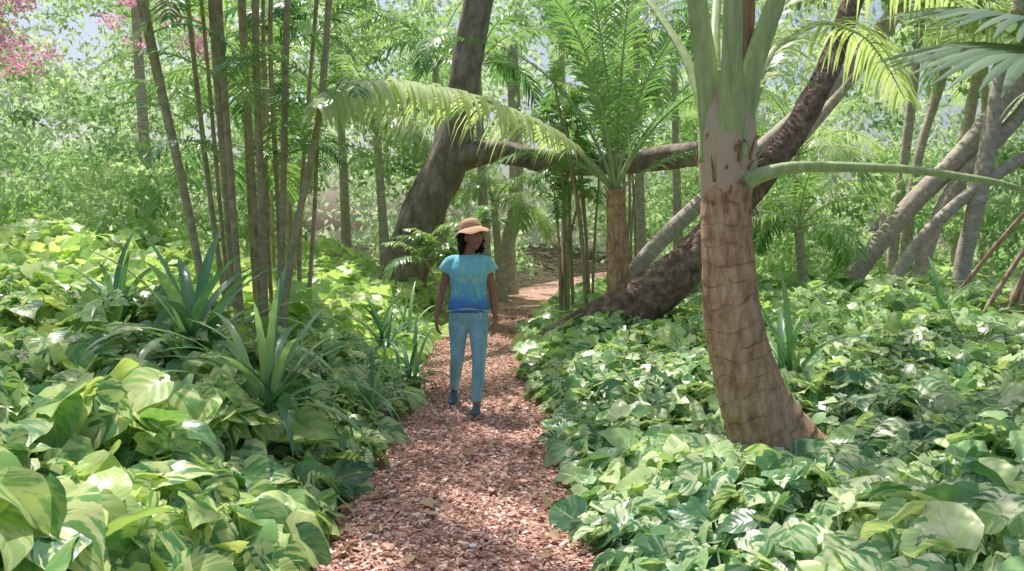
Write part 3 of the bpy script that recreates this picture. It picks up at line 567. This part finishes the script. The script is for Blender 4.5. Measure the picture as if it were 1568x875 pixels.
def shoe(heel,toe,nm):
    a=Acc(); heel,toe=np.array(heel)+o,np.array(toe)+o; ax=toe-heel; L=np.linalg.norm(ax); d=ax/L; sd=nrm(np.cross(d,[0,0,1])); up=np.cross(sd,d)
    R_=[(0,.020,.022,.040),(.12,.034,.038,.044),(.35,.034,.036,.040),(.6,.043,.028,.03),(.85,.042,.02,.022),(.97,.026,.014,.016),(1,.008,.008,.012)]
    Rg=catmull(R_,22); n=18; q=np.arange(n)/n*6.283; V=[]
    for r in Rg:
        p=heel+d*L*r[0]; s_=np.sin(q); V.append(p+np.outer(np.cos(q)*r[1],sd)+np.outer(np.where(s_>0,s_*r[3]*1.2,s_*r[2]*.6)+r[2]*.6,up))
    V=np.concatenate(V); a.add(V,grid_faces(22,n,True),np.zeros((len(V),3))); a.F.append(np.array([list(range(n))[::-1]])+a.n-len(V))
    a.obj(nm,M_shoe,W)
    b=Acc(); V=[]
    for r in Rg:
        p=heel+d*L*r[0]; s_=np.sin(q); V.append(p+np.outer(np.cos(q)*(r[1]+.004),sd)+np.outer(np.clip(s_*3,-1,1)*.008,up))
    V=np.concatenate(V); b.add(V,grid_faces(22,n,True),np.zeros((len(V),3))); b.F.append(np.array([list(range(n))[::-1]])+b.n-len(V)); b.obj(nm+'_sole',M_sole,W)
shoe((.075,-.155,.040),(.07,-.40,.045),'front_shoe'); shoe((-.145,.25,.10),(-.15,.03,.042),'rear_shoe')
HC=np.array([OX+.045,OY-.02,1.535]); yaw=math.radians(34)
HM=Matrix.Translation(Vector(HC))@Matrix.Rotation(yaw,4,'Z')@Matrix.Rotation(math.radians(-6),4,'X')
def face(V):
    V=V.copy(); x,y,z=V[:,0],V[:,1],V[:,2]; fr_=(y<0)
    lo=sstep(0,1,-z/.115); V[:,0]=x*(1-.33*lo); V[:,1]=y*(1-.08*lo)
    gx=lambda s:np.exp(-(x/s)**2); gz=lambda c,s:np.exp(-((z-c)/s)**2)
    dy=-.026*gx(.014)*gz(-.028,.018)-.012*gx(.010)*gz(0,.022)+.010*np.exp(-((np.abs(x)-.03)/.017)**2)*gz(.006,.013)-.010*gx(.024)*gz(-.062,.012)-.010*gx(.026)*gz(-.098,.018)-.004*gz(.028,.01)*gx(.05)+.004*gx(.03)*gz(-.078,.008)
    V[:,1]+=dy*fr_; return V
hd=Acc(); ball(hd,(0,0,0),(.076,.092,.115),48,40,face); 
for sx in (-1,1): ball(hd,(sx*.075,.008,-.005),(.010,.018,.03))
ob=hd.obj('head',M_skin,W); ob.matrix_local=HM
ey=Acc(); ir=Acc(); lp=Acc(); br=Acc()
for sx in (-1,1):
    ball(ey,(sx*.029,-.073,.004),(.013,.010,.007)); ball(ir,(sx*.030,-.081,.004),(.005,.003,.0055))
    tube(br,[(sx*.014,-.090,.022),(sx*.03,-.087,.028),(sx*.045,-.074,.022)],[.003,.0035,.002],6,10)
ball(lp,(0,-.094,-.058),(.021,.008,.005)); ball(lp,(0,-.094,-.067),(.018,.008,.006))
for A_,nm,mt in ((ey,'eyes',M_eyew),(ir,'irises',M_iris),(br,'eyebrows',M_hair),(lp,'lips',M_lip)):
    ob=A_.obj(nm,mt,W); ob.matrix_local=HM
def capmod(V): V=V.copy(); V[:,1]=np.where(V[:,1]<-.02,-.02,V[:,1]); return V
hr=Acc(); ball(hr,(0,.022,.018),(.080,.092,.10),28,18,capmod)
for i in range(230):
    t=rng.uniform(-1.5,1.5); zc=rng.uniform(-.07,.05); r=.084+rng.uniform(0,.018)
    bx,by=math.sin(t)*r,math.cos(t)*r+.016
    L=rng.uniform(.05,.10)*(1 if math.cos(t)>.3 else .8); k=rng.uniform(0,6.28); cr_=.009; P=[]
    for q in range(12):
        f=q/11; ou=1+.22*math.sin(f*2.6); P.append((bx*ou+cr_*math.cos(k+q*1.35),by*ou+cr_*math.sin(k+q*1.35),zc-L*f))
    tube(hr,P,[.006]*12,5,26,.5)
ob=hr.obj('hair',M_hair,W); ob.matrix_local=HM
ht=Acc(); prof=np.array([(.002,.158),(.035,.157),(.066,.148),(.086,.125),(.095,.09),(.098,.070),(.103,.062),(.120,.052),(.138,.036),(.149,.020),(.152,.015)])
pr=catmull(np.column_stack([prof,np.zeros(len(prof))]),40); V=[];L=[];n=48; s=0
for i,r in enumerate(pr):
    if i: s+=np.linalg.norm(r-pr[i-1])
    for k in range(n):
        t=k/n*6.283; wv=(r[0]>.105)*(r[0]-.105); rr=r[0]*(1+.6*wv*math.sin(3*t+1)); V.append((rr*math.cos(t),rr*math.sin(t)*1.05,r[1]+wv*.35*math.sin(2*t+.6)+wv*.2*math.sin(5*t))); L.append((k/n,s*10,.5))
ht.add(V,grid_faces(40,n,True),L); ob=ht.obj('sun_hat',M_hat,W)
md=ob.modifiers.new('t','SOLIDIFY'); md.thickness=.004
ob.matrix_local=Matrix.Translation(Vector(HC)+Vector((-.010,.018,.004)))@Matrix.Rotation(math.radians(-13),4,'Y')@Matrix.Rotation(math.radians(-10),4,'X')

# ------------------------------------------------------------ light, sky, camera
w=bpy.data.worlds.new('World'); S.world=w; w.use_nodes=True; nt=w.node_tree; bg=nt.nodes['Background']; sk=nt.nodes.new('ShaderNodeTexSky'); sk.sky_type='NISHITA'; sk.sun_disc=False
el=math.asin(sunv[2]); sk.sun_elevation=el; sk.sun_rotation=math.atan2(sunv[0],sunv[1]); sk.dust_density=4.; sk.air_density=1.
nt.links.new(sk.outputs[0],bg.inputs[0]); bg.inputs[1].default_value=.15
ld=bpy.data.lights.new('sun','SUN'); ld.energy=5.; ld.angle=math.radians(.5); ld.color=(1,.95,.88); lo=bpy.data.objects.new('sun',ld); COL.objects.link(lo)
lo.rotation_euler=Vector(-sunv).to_track_quat('-Z','Y').to_euler(); lo.location=(0,10,20)
cd=bpy.data.cameras.new('camera'); cd.lens=28.; cd.clip_end=2000; co=bpy.data.objects.new('camera',cd); COL.objects.link(co)
co.location=(0,0,1.6); co.rotation_euler=(math.radians(90-4.0),0,0); S.camera=co
print('verts',sum(len(o.data.vertices) for o in bpy.data.objects if o.type=='MESH'))
